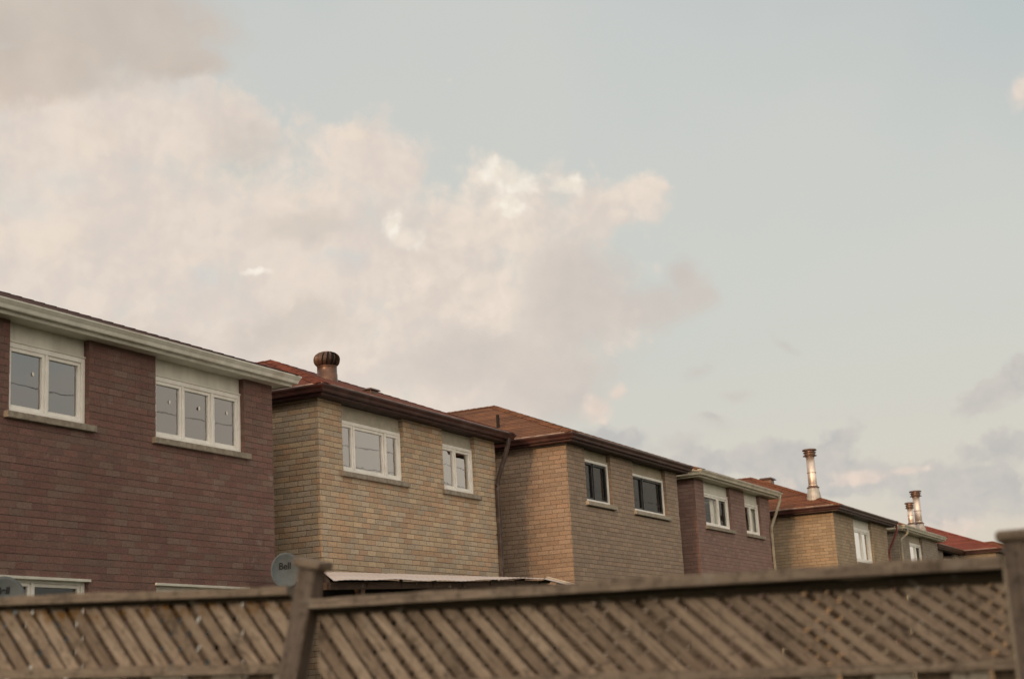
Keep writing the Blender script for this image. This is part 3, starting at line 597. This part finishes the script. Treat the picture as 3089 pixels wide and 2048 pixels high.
# ------------------------------------------------------------------ patio canopy behind the fence
cp = thing('patio_canopy', 'low patio canopy with white sheet roof on dark wooden beam behind the fence', 'canopy', (19.5, 10.8, 0))
FL, FR, N0, NM, N2 = Vector((18.1, 12.05, 1.72+CZ)), Vector((25.53, 12.0, 1.885+CZ)), Vector((14.5, 9.5, 1.262+CZ)), Vector((20.1, 9.5, 1.478+CZ)), Vector((23.9, 9.6, 1.235+CZ))
sh = MB(); nU = 90
def edge_pt(t): return N0.lerp(NM, t)+Vector((0, 0, .012*math.sin(t*9)+.006*math.sin(t*31)))
for i in range(nU):
    t0, t1 = i/nU, (i+1)/nU
    w0, w1 = .002*math.cos(i*math.pi), .002*math.cos((i+1)*math.pi)
    a, b, c_, d = edge_pt(t0), edge_pt(t1), FL.lerp(FR, t1), FL.lerp(FR, t0)
    up = Vector((0, 0, 1))
    sh.face([a+up*w0, b+up*w1, c_+up*w1, d+up*w0]); sh.face([d+up*(w0-.006), c_+up*(w1-.006), b+up*(w1-.006), a+up*(w0-.006)])
    sh.face([a+up*(w0-.006), b+up*(w1-.006), b+up*w1, a+up*w0])
sh.face([NM, N2, FR]); sh.face([FR-Vector((0, 0, .008)), N2-Vector((0, 0, .008)), NM-Vector((0, 0, .008))])
sh.build('roof_sheet', M['sheet'], cp)
ed = MB()
for k, off in enumerate((0, .05, .10)): ed.bar(FR+Vector((-off, -.02, .02-off*.5)), N2+Vector((-off, -.02, .02-off*.5)), .035, .018, (1, 0, 0))
ed.build('edge_trim', M['sheet_edge'], cp)
bmz = MB(); bmz.bar(N0+Vector((0, .12, -.055)), NM+Vector((0, .12, -.06)), .05, .085, (0, 1, 0), 0, .3); bmz.bar(NM+Vector((-.2, .12, -.07)), N2+Vector((-.2, .12, -.03)), .05, .09, (0, 1, 0), 0, .3)
for t in [i/7 for i in range(8)]: bmz.bar(edge_pt(t)+Vector((.05, .1, -.06)), FL.lerp(FR, t)+Vector((0, -.05, -.06)), .04, .07, (1, 0, 0), 0, .5)
bmz.build('beam', M['wood_dark'], cp)
for t in (.14, .55, .98):
    p = edge_pt(t); q = MB(); q.box(p.x-.045, p.x+.045, p.y+.1, p.y+.19, 0, p.z-.08); q.build('post', M['wood_dark'], cp)
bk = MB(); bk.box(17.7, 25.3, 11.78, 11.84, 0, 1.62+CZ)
bk.build('shade_panel', M['tar'], cp)  # added near-black sheet standing in for the shade under the canopy

# ------------------------------------------------------------------ satellite dishes
def dish(pos, aim, wdt, hgt, label, base_z, word, wsz, wall=None, tup=.06):
    t = thing('satellite_dish', label, 'satellite dish', (pos[0], pos[1], base_z), 'satellite dishes by the mauve brick house')
    n = Vector(aim).normalized(); sx = Vector((0, 0, 1)).cross(n).normalized(); sy = n.cross(sx); c0 = Vector(pos)
    d = MB(); rings = []; NN = 48
    for side in (0, 1):
        for k in range(9):
            rr = k/8; dep = .055*(rr*rr-1)-(.006 if side else 0)
            i = len(d.v); rings.append((side, i))
            for a in range(NN): d.v.append(tuple(c0+sx*(wdt/2*rr*math.cos(2*math.pi*a/NN))+sy*(hgt/2*rr*math.sin(2*math.pi*a/NN))+n*dep))
    fr = [i for s_, i in rings if s_ == 0]; bk_ = [i for s_, i in rings if s_ == 1]
    def q(a, b, flip):
        for k in range(NN):
            f_ = (a+k, b+k, b+(k+1) % NN, a+(k+1) % NN); d.f.append(tuple(reversed(f_)) if flip else f_); d.mi.append(0); d.tone.append(0)
    for a, b in zip(fr, fr[1:]): q(a, b, False)
    for a, b in zip(bk_, bk_[1:]): q(a, b, True)
    q(fr[-1], bk_[-1], False)
    d.build('reflector', M['dish'], t, smooth=True)
    cu = bpy.data.curves.new('lettering', 'FONT'); cu.body = word; cu.size = wsz; cu.align_x = 'CENTER'; cu.align_y = 'CENTER'; cu.extrude = .0008; cu.offset = .0022
    tmp = bpy.data.objects.new('tmp', cu); COL.objects.link(tmp); bpy.context.view_layer.update()
    me = bpy.data.meshes.new_from_object(tmp.evaluated_get(bpy.context.evaluated_depsgraph_get())); bpy.data.objects.remove(tmp); bpy.data.curves.remove(cu)
    o_ = Vector(t['_o'])
    for v_ in me.vertices:
        x, y, zz = v_.co.x*.92, v_.co.y+tup+v_.co.x*.03, v_.co.z; rr = math.hypot(x/(wdt/2), y/(hgt/2))
        v_.co = c0+sx*x+sy*y+n*(.055*(rr*rr-1)+.004+zz)-o_
    me.materials.clear(); me.materials.append(M['black']); lo = bpy.data.objects.new('lettering', me); COL.objects.link(lo); lo.parent = t
    a = MB(); feed = c0+sx*(wdt*.40)+sy*(-hgt*.16)+n*.36; low = c0-sy*(hgt*.5)-n*.01
    feed = c0+sx*(wdt*.22)-sy*(hgt*.30)+n*.34
    a.tube([low-n*.05, low+n*.02-sy*.03, feed-sy*.035], .011, 8); a.build('feed_arm', M['dark_metal'], t)
    l = MB(); l.tube([feed, feed-n*.085], .024, 14); l.tube([feed+n*.01, feed+n*.055-sy*.02], .018, 10); l.build('feed_horn', M['white'], t)
    m_ = MB(); root = c0-n*.17
    m_.tube([root, root-n*.05-Vector((0, 0, .06)), Vector((root.x-n.x*.05, root.y-n.y*.05, root.z-.3)), Vector((root.x-n.x*.05, root.y-n.y*.05, base_z+.02))] if wall is None else [root, root-n*.05-Vector((0, 0, .08)), root-n*.05-Vector((0, 0, .30)), (root.x-n.x*.05, wall, root.z-.36)], .02, 10)
    if wall is None: m_.box(root.x-n.x*.05-.12, root.x-n.x*.05+.12, root.y-n.y*.05-.12, root.y-n.y*.05+.12, base_z, base_z+.05)
    m_.tube([root+n*.105, root-n*.03], .04, 10)
    m_.build('mast', M['dark_metal'], t)
    return t
dish((17.21, 12.05, 1.695+CZ), (-.60, -.80, -.02), .43, .50, 'grey oval satellite dish with dark lettering beside the leaning fence post', 1.1+CZ, 'Bell', .13, 12.6, .062)
dish((9.90, 9.92, 0.955+CZ), (-.45, -.88, .10), .40, .45, 'dark grey satellite dish half hidden behind the fence at the left edge', 0, 'Bell', .085, None, .10)

# ------------------------------------------------------------------ lattice fence
fe = thing('lattice_fence', 'weathered wooden fence with diagonal lattice top and leaning post', 'fence', (5.45, 3.7, 0))
def lat(A, B, ztA, ztB, zbA, zbB, pitch, runA, runB, drop=0.0, gapr=.69, seed=1):
    """lattice panel between A and B (xy); top and bottom heights at both ends; run = sideways travel of a slat"""
    rnd = random.Random(seed); A = Vector((A[0], A[1], 0)); B = Vector((B[0], B[1], 0)); L = (B-A).length; d = (B-A)/L; nrm = Vector((0, 0, 1)).cross(d).normalized()
    if nrm.x > 0: nrm = -nrm                          # towards the camera
    q = MB()
    zt = lambda s: ztA+(ztB-ztA)*s/L; zb = lambda s: zbA+(zbB-zbA)*s/L
    def pt(s, z, off): return tuple(A+d*s+nrm*off+Vector((0, 0, z)))
    def slat(s_top, s_bot, wt, off, th, tone):
        # clip to the panel ends
        def edge(s0, s1):
            out = []
            for s, o, zz in ((s0, s1, 1), (s1, s0, 0)):
                t = 1.0 if zz else 0.0
                if s < 0: t = ((0-s1)/(s0-s1)); s = 0
                if s > L: t = ((L-s1)/(s0-s1)); s = L
                out.append((s, zb(s)+(zt(s)-zb(s))*t))
            return out
        if max(s_top, s_bot) < -.02 or min(s_top, s_bot) > L: return
        e0 = edge(s_top-wt/2, s_bot-wt/2); e1 = edge(s_top+wt/2, s_bot+wt/2)
        lo = [pt(*e0[1], off), pt(*e1[1], off), pt(*e1[1], off-th), pt(*e0[1], off-th)]; hi = [pt(*e0[0], off), pt(*e1[0], off), pt(*e1[0], off-th), pt(*e0[0], off-th)]
        q.hexa(lo+hi, 0, tone)
    n = int((L+1.0)/pitch)
    for i in range(-8, n+4):
        s = i*pitch+rnd.uniform(-.006, .006); f = min(1, max(0, s/L)); run = runA+(runB-runA)*f
        slat(s, s+run+rnd.uniform(-.008, .008), pitch*gapr*rnd.uniform(.92, 1.06), .008+rnd.uniform(0, .002), .007, .62*rnd.random()**1.3)
    for i in range(-2, n+10):
        s = i*pitch+.03+rnd.uniform(-.006, .006); f = min(1, max(0, s/L)); run = runA+(runB-runA)*f
        slat(s, s-run*1.02, pitch*.80*rnd.uniform(.92, 1.06), -.018, .007, .60+.40*rnd.random())  # back slats toned darker: shade behind the front slats put into colour
    return q
PL0, PLB = (4.72, 6.08), (5.462, 3.80)
PR0, PR1 = (5.456, 3.66), (5.768, .86)
q = lat(PL0, PLB, .505+CZ, .428+CZ, .20+CZ, .125+CZ, .0815, .20, .20, seed=3); q.build('lattice_panel', M['wood_lat'], fe, uvalong=(0, -.7, -.7))
q = lat(PR0, PR1, .368+CZ, .262+CZ, .03+CZ, -.02+CZ, .0845, .24, .40, seed=5); q.build('lattice_panel', M['wood_lat'], fe, uvalong=(0, -.7, -.7))
def rail(A, B, zA, zB, th, dep, name, m_, seed, off=0.0, grow=0.0):
    """weathered rail with slightly uneven edges"""
    rnd = random.Random(seed); q = MB(); n_ = 40; A = Vector((*A, zA+CZ)); B = Vector((*B, zB+CZ)); d = (B-A).normalized(); nr = Vector((0, 0, 1)).cross(d).normalized()
    if nr.x > 0: nr = -nr
    pr = None; e1 = e2 = 0
    for i in range(n_+1):
        p = A.lerp(B, i/n_); e1 = e1*.7+rnd.uniform(-.0035, .0035); e2 = e2*.7+rnd.uniform(-.004, .004)
        if i: th += grow/n_
        c_ = [p+nr*(dep/2+off+e2)+Vector((0, 0, -th)), p+nr*(dep/2+off+e2)+Vector((0, 0, e1)), p+nr*(-dep/2+off)+Vector((0, 0, e1)), p+nr*(-dep/2+off)+Vector((0, 0, -th))]
        if pr:
            for k in range(4): q.face([pr[k], pr[(k+1) % 4], c_[(k+1) % 4], c_[k]])
        else: q.face(list(reversed(c_)))
        pr = c_
    q.face(pr)
    bm_ = q.build(name, m_, fe, uvalong=d)
    return bm_
rail(PL0, PLB, .535, .466, .036, .12, 'top_rail', M['wood'], 1)
rail(PR0, PR1, .400, .353, .039, .15, 'top_rail', M['wood_old'], 2, 0, .005)
rail(PL0, PLB, .499, .430, .022, .045, 'shade_strip', M['wood_shade'], 7, .0)  # strip added below the cap rail, painted dark as its shade
rail(PR0, PR1, .361, .309, .026, .045, 'shade_strip', M['wood_shade'], 8, .0, .024)
rail(PL0, PLB, .224, .139, .040, .075, 'bottom_rail', M['wood'], 3, .01)
rail(PR0, PR1, .045, -.012, .038, .075, 'bottom_rail', M['wood'], 4, .01)
def boards(A, B, zA, zB, seed):
    rnd = random.Random(seed); A = Vector((*A, 0)); B = Vector((*B, 0)); L = (B-A).length; d = (B-A)/L; nr = Vector((0, 0, 1)).cross(d).normalized()
    if nr.x > 0: nr = -nr
    q = MB(); s = .0; i = 0
    while s < L-.05:
        w_ = min(.135, L-s); o = .022 if i % 2 else -.018; z1 = zA+(zB-zA)*s/L+CZ
        a = A+d*s+nr*o; b = A+d*(s+w_)+nr*o
        lo = [a+nr*.01, b+nr*.01, b-nr*.008, a-nr*.008]
        q.hexa([p+Vector((0, 0, .04)) for p in lo]+[p+Vector((0, 0, z1)) for p in lo], 0 if i % 2 else 1, rnd.random()*.5)
        s += w_+(.0 if i % 2 else -.02)+.012; i += 1
    q.build('board_panel', [M['board_pale'], M['wood']], fe, uvalong=(0, 0, 1))
boards(PL0, PLB, .186, .10, 4); boards(PR0, PR1, .01, -.048, 6)
# leaning post with its cap, and the straight post at the right
def post(base, top, wA, wB, side, cap_w, cap_t, cup):
    p = MB(); base, top = Vector(base), Vector(top); p.bar(base, top, wA, wA, side, 0, .15, wB)
    po = p.build('post', M['wood_post'], fe, bevel=.008, uvalong=(top-base).normalized())
    c_ = MB(); ax = (top-base).normalized(); c_.bar(top-ax*.004, top+ax*cap_t, cap_w, cap_w, side, 0, .3)
    c_.build('post_cap', M['wood'], po, bevel=cup)
side = Vector((.09, -.996, .0))
lean = Vector((.053, -.30, 1.0))
ptop = Vector((5.425, 3.66, .535+CZ))
bt = (ptop.z)/1.0
post(ptop+Vector((0, .24, -.95)), ptop, .098, .088, side, .132, .034, .010)
post((5.775, .795, 0), (5.765, .80, .405+CZ), .098, .092, side, .135, .04, .016)

for o in list(bpy.data.objects):
    for k in ('_o', '_rp', '_roof'):
        if k in o: del o[k]
